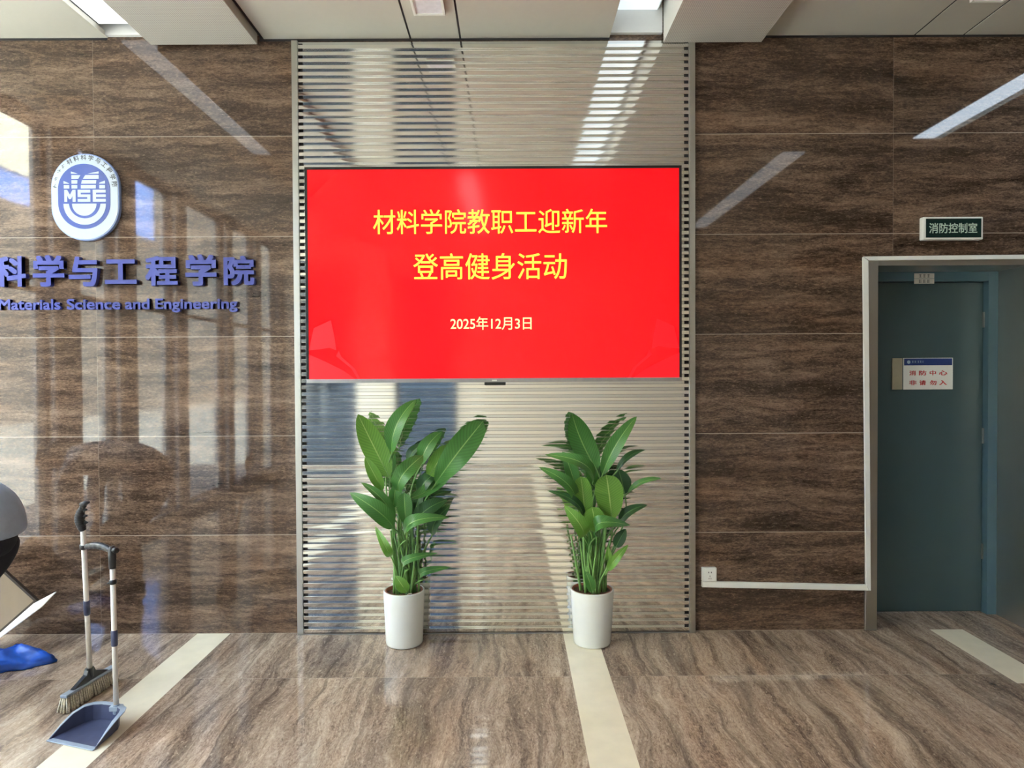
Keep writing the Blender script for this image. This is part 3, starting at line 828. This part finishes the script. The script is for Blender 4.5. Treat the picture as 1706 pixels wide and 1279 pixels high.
LEAVES_RIGHT = [
    (32, 0, 1005, -104, -20, 1335, 153, 8, 10, 0.55, -0.06),
    (59, -20, 978, 246, -50, 1324, 97, -20, 25, 0.5, 0.06),
    (147, 20, 994, 308, 50, 1136, 53, -40, 25, 0.05, 0.03),
    (202, -40, 876, 371, -100, 986, 45, -40, 25, 0.4, 0.03),
    (195, 30, 863, 165, 50, 1007, 106, 0, 15, 0.2, 0),
    (103, -100, 736, 73, -130, 991, 175, 0, 12, 0.7, 0),
    (-45, -90, 725, -69, -120, 982, 115, 5, 15, 0.7, 0),
    (1, -40, 932, -263, -120, 1119, 80, 20, 20, 0.5, 0.14),
    (-104, -50, 824, -296, -120, 1045, 80, 20, 18, 0.35, 0.1),
    (-91, 20, 906, -144, 40, 1093, 86, 10, 25, 0.4, 0),
    (-57, -60, 725, -245, -130, 917, 57, 30, 20, 0.2, 0.08),
    (-58, -100, 644, -159, -170, 826, 95, 10, 18, 0.65, 0.06),
    (8, -130, 677, -14, -190, 813, 119, 0, 12, 0.75, 0),
    (152, -30, 698, 295, -80, 825, 65, -30, 25, 0.25, 0.05),
    (22, -120, 649, 168, -220, 744, 88, -35, 20, 0.35, 0.12),
    (163, 0, 685, 262, 0, 806, 59, -30, 25, 0.1, 0.03),
    (17, -20, 926, -24, -40, 1040, 71, 10, 20, 0.5, 0),
    (64, 40, 836, 47, 60, 1032, 80, 0, 20, 0.15, 0),
    (1, 20, 767, -22, 40, 903, 73, 0, 20, 0.1, 0),
    (84, -80, 446, 178, -140, 599, 53, -15, 22, 0.75, 0.05),
    (82, -90, 502, 83, -110, 575, 37, 0, 20, 0.8, 0),
    (-11, -130, 338, -45, -150, 450, 56, 5, 15, 0.45, 0),
    (135, -30, 564, 178, -60, 669, 71, -20, 20, 0.15, 0),
    (-29, -70, 538, -29, -100, 663, 33, 10, 25, 0.5, 0),
    (10, -30, 571, -13, -50, 699, 54, 0, 20, 0.3, 0),
]


def leaf_mesh(B, T, w, twist, fold, bend, rnd, blunt=False):
    B, T = Vector(B), Vector(T)
    ax = T - B; L = ax.length; t = ax / L
    f0 = Vector((0, -1, 0.25))
    s = t.cross(f0).normalized(); n = s.cross(t)
    R = Matrix.Rotation(math.radians(twist), 3, t)
    s, n = R @ s, R @ n
    fo = math.radians(fold); ph = rnd.uniform(0, 6)
    bm = bmesh.new(); uvl = bm.loops.layers.uv.new('UVMap')
    NU, NV = 18, 8
    grid = []
    pk = (0.44 ** 0.62) * (0.56 ** 0.72)
    cl = []
    for i in range(NU + 1):
        u = i / NU
        c = B + ax * u + n * (bend * 4 * u * (1 - u)) - n * (0.03 * u ** 3)
        cl.append(c)
        p = w / 2 * ((u ** 0.62) * ((1 - u) ** 0.72)) / pk if not blunt else w / 2 * (u ** 0.7) * ((1 - u) ** 0.42) / 0.5125
        row = []
        for j in range(NV + 1):
            v = -1 + 2 * j / NV
            ff = fo * (1 - 0.45 * u)
            wav = 0.07 * p * math.sin(u * 10 + ph + v * 1.5) * v * v
            row.append(bm.verts.new(c + s * (v * p * math.cos(ff)) + n * (abs(v) * p * math.sin(ff) + wav)))
        grid.append(row)
    for i in range(NU):
        for j in range(NV):
            q = [(i, j), (i + 1, j), (i + 1, j + 1), (i, j + 1)]
            f = bm.faces.new([grid[a][c] for a, c in q])
            f.smooth = True
            for lp, (a, c) in zip(f.loops, q): lp[uvl].uv = (a / NU, c / NV)
    bmesh.ops.remove_doubles(bm, verts=bm.verts[:], dist=0.00005)
    me = bpy.data.meshes.new('leaf'); bm.to_mesh(me); bm.free()
    return me, cl, n

def potted_plant(px, py, label, rows, scale_pot, seed, blunt=()):
    rnd = random.Random(seed)
    o = thing('potted_plant', label, 'potted plant', (px, py, 0), 'potted plants under the screen')
    r1, r0, h = scale_pot
    b = MB()
    prof = [(0.0, 0.0), (r0 - 0.012, 0.0), (r0 - 0.003, 0.004), (r0, 0.014), ((r0 + r1) / 2, h * 0.5), (r1, h - 0.006), (r1 - 0.002, h), (r1 - 0.008, h), (r1 - 0.010, h - 0.006)]
    b.lathe(prof, px, py, 56); b.build('pot', M['pot'], o, smooth=True)
    b = MB(); b.lathe([(r1 - 0.009, h - 0.008), (r1 - 0.010, h - 0.001), (r1 - 0.016, h - 0.001), (r1 - 0.022, h - 0.05)], px, py, 48); b.build('inner_liner', M['terracotta'], o, smooth=True)
    b = MB()
    ring = [[(px, py, h - 0.014)] * 1]
    c = b.bm.verts.new((px, py, h - 0.010)); pv = None
    for k in range(1, 7):
        rr = (r1 - 0.016) * k / 6
        vs = [b.bm.verts.new((px + rr * math.cos(2 * PI * a / 30), py + rr * math.sin(2 * PI * a / 30), h - 0.016 + rnd.uniform(-0.006, 0.006))) for a in range(30)]
        for a in range(30):
            a2 = (a + 1) % 30
            b.bm.faces.new((c, vs[a], vs[a2]) if pv is None else (pv[a], vs[a], vs[a2], pv[a2]))
        pv = vs
    b.build('soil', M['soil'], o, smooth=True)
    sz0 = h - 0.016
    for ri, row in enumerate(rows):
        B = [v / 1000 for v in row[0:3]]; T = [v / 1000 for v in row[3:6]]
        B[1] = min(B[1], 0.5 * B[1]); T[1] = min(T[1], 0.5 * T[1])
        w, tw, fo, tone, bend = row[6] / 1000, row[7], row[8], row[9], row[10]
        me, cl, n = leaf_mesh(B, T, w, tw, fo, bend, rnd, ri in blunt)
        mat = M['leaf0'] if tone < 0.3 else M['leaf1'] if tone < 0.65 else M['leaf2']
        lf = link('leaf', me, mat, o)
        # stalk: from the soil up to the blade, then on as the midrib
        ang = math.atan2(B[1], B[0]); rr = min(0.075, 0.02 + 0.35 * math.hypot(B[0], B[1])) * rnd.uniform(0.6, 1.1)
        p0 = Vector((rr * math.cos(ang) + rnd.uniform(-.012, .012), rr * math.sin(ang) + rnd.uniform(-.012, .012), sz0))
        p3 = Vector(B); hgt = p3.z - sz0
        td = (Vector(T) - p3).normalized()
        p1 = p0 + Vector((0, 0, hgt * 0.5)); p2 = p3 - td * min(0.25, hgt * 0.4)
        pts = []
        for k in range(13):
            t = k / 12
            pts.append(p0 * (1 - t) ** 3 + p1 * 3 * t * (1 - t) ** 2 + p2 * 3 * t * t * (1 - t) + p3 * t ** 3)
        rad = [0.0075 - 0.0035 * k / 12 for k in range(13)]
        for k in range(1, 16):
            pts.append(cl[k] - n * 0.002); rad.append(0.0038 * (1 - k / 17))
        m = MB(); m.tube([p + Vector((px, py, 0)) for p in pts], rad, 7)
        m.build('stalk', M['stalk'], lf, smooth=True)
    for k in range(9):
        a = rnd.uniform(0, 2 * PI); rr = rnd.uniform(0.01, 0.065); top = rnd.uniform(0.52, 0.72)
        x0, y0 = rr * math.cos(a), rr * math.sin(a)
        pts = [(px + x0 * (1 + 0.9 * q / 8), py + y0 * (1 + 0.8 * q / 8), sz0 + (top - sz0) * q / 8) for q in range(9)]
        m = MB(); m.tube(pts, [0.009 - 0.004 * q / 8 for q in range(9)], 7); m.build('stem', M['stalk'], o, smooth=True)
    return o
pl = potted_plant(-0.535, -0.158, 'leafy plant in a white pot on brown stone, left of the two under the screen', LEAVES_LEFT, (0.119, 0.107, 0.315), 3, (2, 8, 11))
m = MB(); m.box(-0.507, -0.480, -0.236, -0.222, 0.306, 0.313); m.build('plant_tag', M['card_white'], pl)
potted_plant(0.560, -0.166, 'leafy plant in a white pot standing on the cream floor strip, right of the two', LEAVES_RIGHT, (0.126, 0.108, 0.318), 8, (5, 6, 12))

# ------------------------------------------------------------------ broom
br = thing('broom', 'upright broom with white pole and black grip clipped beside the dustpan', 'broom', (-1.973, -0.79, 0))
P0, P1 = Vector((-1.973, -0.79, 0.105)), Vector((-1.866, -1.0, 0.985))
def along(t): return P0 + (P1 - P0) * t
b = MB(); b.tube([along(0.02), along(0.87)], 0.0115, 16); b.build('pole', M['pole'], br, smooth=True)
b = MB(); b.tube([along(0.37), along(0.375), along(0.45), along(0.455)], [0.012, 0.0142, 0.0142, 0.012], 16); b.build('pole_sleeve', M['navy_plastic'], br, smooth=True)
b = MB(); pts = []; rad = []
for k in range(41):
    t = 0.855 + 0.145 * k / 40; u = k / 40
    p = along(t) + Vector((-0.014 * math.sin(u * PI) + 0.012 * u ** 3, 0, 0))
    pts.append(p); rad.append((0.013 + 0.008 * math.sin(min(1, u * 1.25) * PI) ** 0.7) * (1 + 0.06 * math.sin(u * 75)) if u < 0.97 else 0.011)
b.tube(pts, rad, 14)
b.tube([along(0.993) + Vector((0.0, 0, 0)), along(1.0) + Vector((0.018, 0, 0.004)), along(1.0) + Vector((0.036, 0, 0.009))], [0.015, 0.011, 0.003], 10)
for u in (0.30, 0.55, 0.78):
    p = along(0.855 + 0.145 * u); b.tube([p + Vector((0.008, 0, 0)), p + Vector((0.0235, 0, 0.001))], [0.010, 0.003], 8)
b.build('grip', M['black_plastic'], br, smooth=True)
H0, H1 = Vector((-1.996, -0.955, 0.079)), Vector((-1.953, -0.628, 0.079))
hd = (H1 - H0).normalized(); hs = Vector((hd.y, -hd.x, 0))
hm = Matrix(((hd.x, hs.x, 0, H0.x), (hd.y, hs.y, 0, H0.y), (0, 0, 1, 0), (0, 0, 0, 1)))
HL = (H1 - H0).length
b = MB()
b.box(0, HL, -0.018, 0.018, 0.070, 0.084, hm)
b.build('brush_block', M['rim_plastic'], br, bevel=0.004)
b = MB()
mid = HL / 2
poly = [(mid - 0.115, 0.084), (mid + 0.115, 0.084), (mid + 0.03, 0.118), (mid + 0.016, 0.145), (mid - 0.016, 0.145), (mid - 0.03, 0.118)]
b.prism(poly, -0.012, 0.012, hm)
b.tube([along(-0.01), along(0.05)], 0.0155, 14)
b.build('pole_holder', M['black_plastic'], br, bevel=0.003)
rnd = random.Random(11)
b = MB()
for k in range(26):
    for j in range(4):
        x = 0.006 + (HL - 0.012) * k / 25; y = -0.013 + 0.026 * j / 3
        p = hm @ Vector((x, y, 0.071)); q = hm @ Vector((x + rnd.uniform(-.006, .006) + (x - mid) * 0.06, y * 2.0 + rnd.uniform(-.005, .005), rnd.uniform(0.002, 0.006)))
        b.tube([p, p.lerp(q, 0.5), q], [0.0035, 0.0048, 0.0056], 6)
b.build('bristles', M['bristle'], br, smooth=True)['kind'] = 'stuff'

# ------------------------------------------------------------------ dustpan
dp = thing('dustpan', 'navy dustpan with tall white pole standing on the cream floor strip', 'dustpan', (-1.74, -1.12, 0))
O = Vector((-1.782, -1.223)); U = Vector((0.955, -0.297)); N = Vector((0.297, 0.955))
def dpt(a, c, z): 
    p = O + U * a + N * c
    return Vector((p.x, p.y, z))
def outline(k, grow=0.0):
    """open U: left lip, round the back, right lip; k 0..1"""
    pts = [(-0.128, 0.0), (-0.120, 0.05), (-0.110, 0.10), (-0.098, 0.145), (-0.078, 0.172), (-0.045, 0.186), (0.0, 0.190), (0.045, 0.186), (0.078, 0.172), (0.098, 0.145), (0.110, 0.10), (0.120, 0.05), (0.128, 0.0)]
    return pts
ol = outline(0)
def hz(c): return 0.006 + 0.074 * max(0.0, min(1.0, c / 0.12)) ** 0.9
b = MB()
bot = [dpt(a * 0.97, c * 0.97 + 0.001, 0.004 + 0.010 * (c / 0.19)) for a, c in ol]
top = [dpt(a, c, hz(c)) for a, c in ol]
vb = [b.bm.verts.new(p) for p in bot]; vt = [b.bm.verts.new(p) for p in top]
b.bm.faces.new(vb)
for i in range(len(ol) - 1): b.bm.faces.new((vb[i], vb[i + 1], vt[i + 1], vt[i]))
o2 = b.build('pan', M['navy_plastic'], dp)
sm = o2.modifiers.new('shell', 'SOLIDIFY'); sm.thickness = 0.003; sm.offset = 0
b = MB()
for i in range(len(ol) - 1):                                             # flat rolled rim
    (a0, c0), (a1, c1) = ol[i], ol[i + 1]
    g = lambda c: 1.0 + 0.16 * min(1.0, c / 0.12)
    p = [dpt(a0, c0, hz(c0)), dpt(a1, c1, hz(c1)), dpt(a1 * g(c1), c1 * (1 + 0.12 * min(1, c1 / .12)), hz(c1) + 0.001), dpt(a0 * g(c0), c0 * (1 + 0.12 * min(1, c0 / .12)), hz(c0) + 0.001)]
    f = b.face(p)
bmesh.ops.remove_doubles(b.bm, verts=b.bm.verts[:], dist=0.0002)
o2 = b.build('rim', M['rim_plastic'], dp)
sm = o2.modifiers.new('shell', 'SOLIDIFY'); sm.thickness = 0.004; sm.offset = 0
b = MB(); b.box(-0.130, 0.130, -0.012, 0.012, 0.0015, 0.006, Matrix(((U.x, N.x, 0, O.x), (U.y, N.y, 0, O.y), (0, 0, 1, 0), (0, 0, 0, 1)))); b.build('front_lip', M['rim_plastic'], dp, bevel=0.0015)
Q0, Q1 = Vector((-1.695, -1.047, 0.066)), Vector((-1.703, -1.047, 0.782))
def aq(t): return Q0 + (Q1 - Q0) * t
b = MB(); b.tube([aq(0), aq(0.94)], 0.0112, 16); b.build('pole', M['pole'], dp, smooth=True)
b = MB(); b.tube([aq(-0.03), aq(0.03)], 0.014, 14); b.box(-1.720, -1.670, -1.062, -1.030, 0.060, 0.082); b.build('pole_socket', M['rim_plastic'], dp, bevel=0.003)
b = MB(); b.tube([aq(0.40), aq(0.405), aq(0.495), aq(0.50)], [0.0118, 0.014, 0.014, 0.0118], 16); b.build('pole_sleeve', M['navy_plastic'], dp, smooth=True)
b = MB(); b.tube([aq(0.790), aq(0.795), aq(0.815), aq(0.82)], [0.0118, 0.0155, 0.0155, 0.0118], 16); b.tube([aq(0.80) + Vector((-0.010, 0, 0)), aq(0.80) + Vector((-0.026, 0, -0.004))], [0.006, 0.003], 8); b.build('clip_collar', M['black_plastic'], dp, smooth=True)
b = MB()
b.tube([aq(0.89), aq(0.95), aq(1.01), aq(1.03)], [0.0145, 0.016, 0.0165, 0.010], 14)
gv = Vector((-1.886, -0.962, 0.787)) - aq(1.0)
pts, rad = [], []
for k in range(25):
    u = k / 24 * 1.04 - 0.16
    pts.append(aq(1.0) + gv * u + Vector((0, 0, 0.012 * math.sin(max(0, u) * PI * 1.2) + (0.006 if u < 0 else 0))))
    rad.append(0.012 + 0.004 * math.sin(max(0, min(1, u)) * PI) + 0.001 * math.sin(u * 40))
b.tube(pts, rad, 12, sy=1.0)
b.build('grip', M['black_plastic'], dp, smooth=True)
b = MB(); c = along(0.765)
pd = (P1 - P0).normalized(); ua = pd.cross(Vector((0, 1, 0))).normalized(); ub = pd.cross(ua)
rg = [[c + pd * dz + (ua * math.cos(2 * PI * k / 20) + ub * math.sin(2 * PI * k / 20)) * r for k in range(20)] for r, dz in ((0.0122, -0.011), (0.0175, -0.009), (0.0175, 0.009), (0.0122, 0.011))]
b.rings(rg, cap=False); b.build('broom_clip', M['black_plastic'], dp, smooth=True)

# ------------------------------------------------------------------ carton, bag and the stooping person at the left edge
bx = thing('cardboard_sheet', 'flattened brown carton with dark edges and a pale flap standing tilted on its corner', 'cardboard', (-2.85, -0.20, 0))
ang = math.radians(43)
CR = Vector((-2.645, 0, 0.274))                                        # right-hand corner
dU = Vector((-math.cos(ang), 0, math.sin(ang))); dL = Vector((-math.cos(ang - 0.04), 0, -math.sin(ang - 0.04)))
SL = 0.415
def cb(a, c, y):
    p = CR + dU * a + dL * c
    return Vector((p.x, y, p.z))
def slab(m, a0, a1, c0, c1, y0, y1):
    v = [m.bm.verts.new(cb(a, c, y)) for y in (y0, y1) for a, c in ((a0, c0), (a1, c0), (a1, c1), (a0, c1))]
    for q in ((0, 1, 2, 3), (7, 6, 5, 4), (0, 4, 5, 1), (1, 5, 6, 2), (2, 6, 7, 3), (3, 7, 4, 0)): m.bm.faces.new([v[i] for i in q])
m = MB(); slab(m, 0.010, SL, 0.010, SL - 0.006, -0.204, -0.192); m.build('carton_panel', M['card'], bx)
m = MB(); slab(m, 0.0, SL, -0.004, 0.010, -0.206, -0.186); slab(m, -0.004, 0.012, 0.010, SL - 0.006, -0.206, -0.186); m.build('edge_band', M['card_dark'], bx)  # dark bands along the two right-hand edges of the carton
m = MB()
m.bm.faces.new([m.bm.verts.new(p) for p in (cb(-0.004, 0.02, -0.207), Vector((-2.477, -0.28, 0.350)), Vector((-2.555, -0.285, 0.268)), Vector((-2.90, -0.275, 0.018)), cb(-0.004, SL - 0.03, -0.207))])
fl_ = m.build('flap', M['card_white'], bx)
sm = fl_.modifiers.new('shell', 'SOLIDIFY'); sm.thickness = 0.004

m = MB(); rnd = random.Random(5)
NB = 26
rgs = []
for i in range(12):
    u = i / 11; rr = []
    for k in range(NB):
        a = 2 * PI * k / NB
        r = (0.19 * math.sin(PI * min(1, 0.12 + 0.88 * (1 - u) ** 0.8) / 2 + 0.0)) * (1 + 0.16 * math.sin(3 * a + 1) + 0.10 * math.sin(7 * a + u * 4) + rnd.uniform(-.05, .05))
        rr.append((-2.655 + r * 1.05 * math.cos(a), -0.425 + 0.06 * math.cos(a) * u + r * 0.62 * math.sin(a), max(0.002, 0.002 + 0.085 * u + 0.010 * math.sin(5 * a + 3 * u) * u)))
    rgs.append(rr)
m.rings(rgs)
o = recenter(m.build('plastic_bag', M['bag'], smooth=True))
tag(o, 'crumpled bright blue plastic bag on the floor at the left edge', 'bag')

pe = thing('person', 'person in a grey-blue jacket and black trousers stooping at the left edge', 'person', (-2.6, -0.75, 0))
def skin(name, nodes, edges, mat, parent, levels=2):
    me = bpy.data.meshes.new(name + '_skeleton')
    loc = Vector(root_of(parent).location)
    me.from_pydata([Vector(p[:3]) - loc for p in nodes], edges, [])
    o = bpy.data.objects.new(name, me); COL.objects.link(o)
    sk = o.modifiers.new('skin', 'SKIN'); sk.use_smooth_shade = True
    for v, p in zip(me.skin_vertices[0].data, nodes):
        v.radius = (p[3], p[4] if len(p) > 4 else p[3]); v.use_root = False
    me.skin_vertices[0].data[0].use_root = True
    sb = o.modifiers.new('sub', 'SUBSURF'); sb.levels = levels; sb.render_levels = levels
    dg = bpy.context.evaluated_depsgraph_get()
    m2 = bpy.data.meshes.new_from_object(o.evaluated_get(dg))
    bpy.data.objects.remove(o)
    m2.name = name
    m2.materials.clear()
    return link(name, m2, mat, parent, smooth=True)
nodes = [(-2.50, -.75, .80, .085, .105), (-2.63, -.75, .93, .09, .12), (-2.80, -.75, .965, .105, .14), (-2.95, -.75, .985, .09, .12), (-3.04, -.75, 1.00, .05, .05),
         (-3.10, -.75, 1.00, .055, .055), (-3.17, -.75, .985, .085, .075), (-3.25, -.75, .955, .085, .072), (-3.295, -.75, .93, .045, .045)]
ed = [(0, 1), (1, 2), (2, 3), (3, 4), (4, 5), (5, 6), (6, 7), (7, 8)]
def add(parent_i, p):
    nodes.append(p); ed.append((parent_i, len(nodes) - 1)); return len(nodes) - 1
for sgn in (-1, 1):
    y = -.75 + sgn * .075
    h_ = add(0, (-2.50, y, .75, .075)); k_ = add(h_, (-2.75, y + sgn * .03, .46, .058)); kk = add(k_, (-2.705, y + sgn * .03, .30, .050)); a_ = add(kk, (-2.65, y + sgn * .03, .095, .036)); f_ = add(a_, (-2.73, y + sgn * .03, .045, .030)); add(f_, (-2.82, y + sgn * .035, .035, .024))
    ys_ = -.75 + sgn * .17
    s_ = add(3, (-2.93, ys_, .955, .058)); e_ = add(s_, (-2.98, ys_ + .02, .72, .042)); w_ = add(e_, (-2.90, ys_ + .12, .56, .028)); p_ = add(w_, (-2.885, ys_ + .165, .51, .030, .018))
    for q, (dx, ln) in enumerate(((-.026, .062), (-.009, .072), (.009, .068), (.026, .052))):
        b1 = add(p_, (-2.882 + dx, ys_ + .195, .475, .0095)); b2 = add(b1, (-2.875 + dx, ys_ + .205 , .475 - ln * .5, .0085)); add(b2, (-2.868 + dx, ys_ + .198, .475 - ln * .9, .007))
    t1 = add(p_, (-2.85, ys_ + .165, .50, .010)); add(t1, (-2.835, ys_ + .178, .462, .008))
body = skin('body', nodes, ed, M['skin'], pe)
def loft(rings_, n=28, m=None, cap=True):
    m = m or MB(); out = []
    for cx, cy, cz, a, rx, ry in rings_:
        a = math.radians(a); pv = Vector((math.cos(a), 0, math.sin(a)))
        out.append([Vector((cx, cy, cz)) + pv * rx * math.cos(2 * PI * k / n) + Vector((0, ry * math.sin(2 * PI * k / n), 0)) for k in range(n)])
    m.rings(out, cap)
    return m
m = loft([(-2.490, -.75, .758, 0, .138, .195), (-2.494, -.75, .81, 3, .141, .20), (-2.504, -.75, .87, 16, .144, .20), (-2.535, -.75, .93, 42, .140, .195), (-2.63, -.75, .965, 70, .133, .19), (-2.75, -.75, .975, 82, .130, .19),
          (-2.88, -.75, .978, 82, .128, .205), (-2.97, -.75, .99, 84, .10, .18), (-3.03, -.75, 1.0, 86, .068, .085), (-3.06, -.75, 1.005, 86, .062, .070)])
for sgn in (-1, 1):
    ys_ = -.75 + sgn * .17
    m.tube([(-2.90, -.75 + sgn * .12, .975), (-2.93, ys_, .95), (-2.965, ys_ + .015, .84), (-2.985, ys_ + .02, .72), (-2.945, ys_ + .07, .635), (-2.905, ys_ + .115, .565)], [.075, .078, .066, .060, .052, .045], 16)
sb = m.build('jacket', M['jacket'], pe, smooth=True).modifiers.new('soft', 'SUBSURF'); sb.levels = 1; sb.render_levels = 2
m = loft([(-2.53, -.75, .90, 40, .10, .14), (-2.50, -.75, .82, 5, .122, .15), (-2.495, -.75, .74, -8, .112, .148), (-2.51, -.75, .68, -15, .085, .12)])
for sgn in (-1, 1):
    y = -.75 + sgn * .075
    m.tube([(-2.475, y, .79), (-2.512, y, .68), (-2.62, y + sgn * .02, .55), (-2.75, y + sgn * .03, .455), (-2.74, y + sgn * .03, .36), (-2.69, y + sgn * .03, .22), (-2.655, y + sgn * .03, .09)], [.094, .096, .088, .078, .072, .066, .062], 18)
sb = m.build('trousers', M['trousers'], pe, smooth=True).modifiers.new('soft', 'SUBSURF'); sb.levels = 1; sb.render_levels = 2
for sgn in (-1, 1):
    y = -.75 + sgn * .105
    m = MB()
    rg = []
    for x, rz, ry in ((-2.605, .028, .022), (-2.63, .045, .034), (-2.68, .050, .040), (-2.75, .042, .043), (-2.82, .034, .046), (-2.875, .026, .036), (-2.895, .014, .018)):
        rg.append([(x, y + ry * math.cos(2 * PI * k / 16), max(0.001, rz + rz * math.sin(2 * PI * k / 16) * 1.0)) for k in range(16)])
    m.rings(rg); m.build('shoe', M['shoe'], pe, smooth=True)
m = MB(); rg = []
for k in range(9):
    th = PI * k / 8; r = math.sin(th)
    rg.append([(-3.185 + 0.112 * math.cos(th) * -1 + .0, -.75 + .088 * r * math.cos(2 * PI * q / 18), 0.985 + (0.10 * r * math.sin(2 * PI * q / 18) if math.sin(2 * PI * q / 18) > -0.2 else -0.02 * r)) for q in range(18)])
m.rings(rg[1:-1]); m.build('hair', M['hair'], pe, smooth=True)
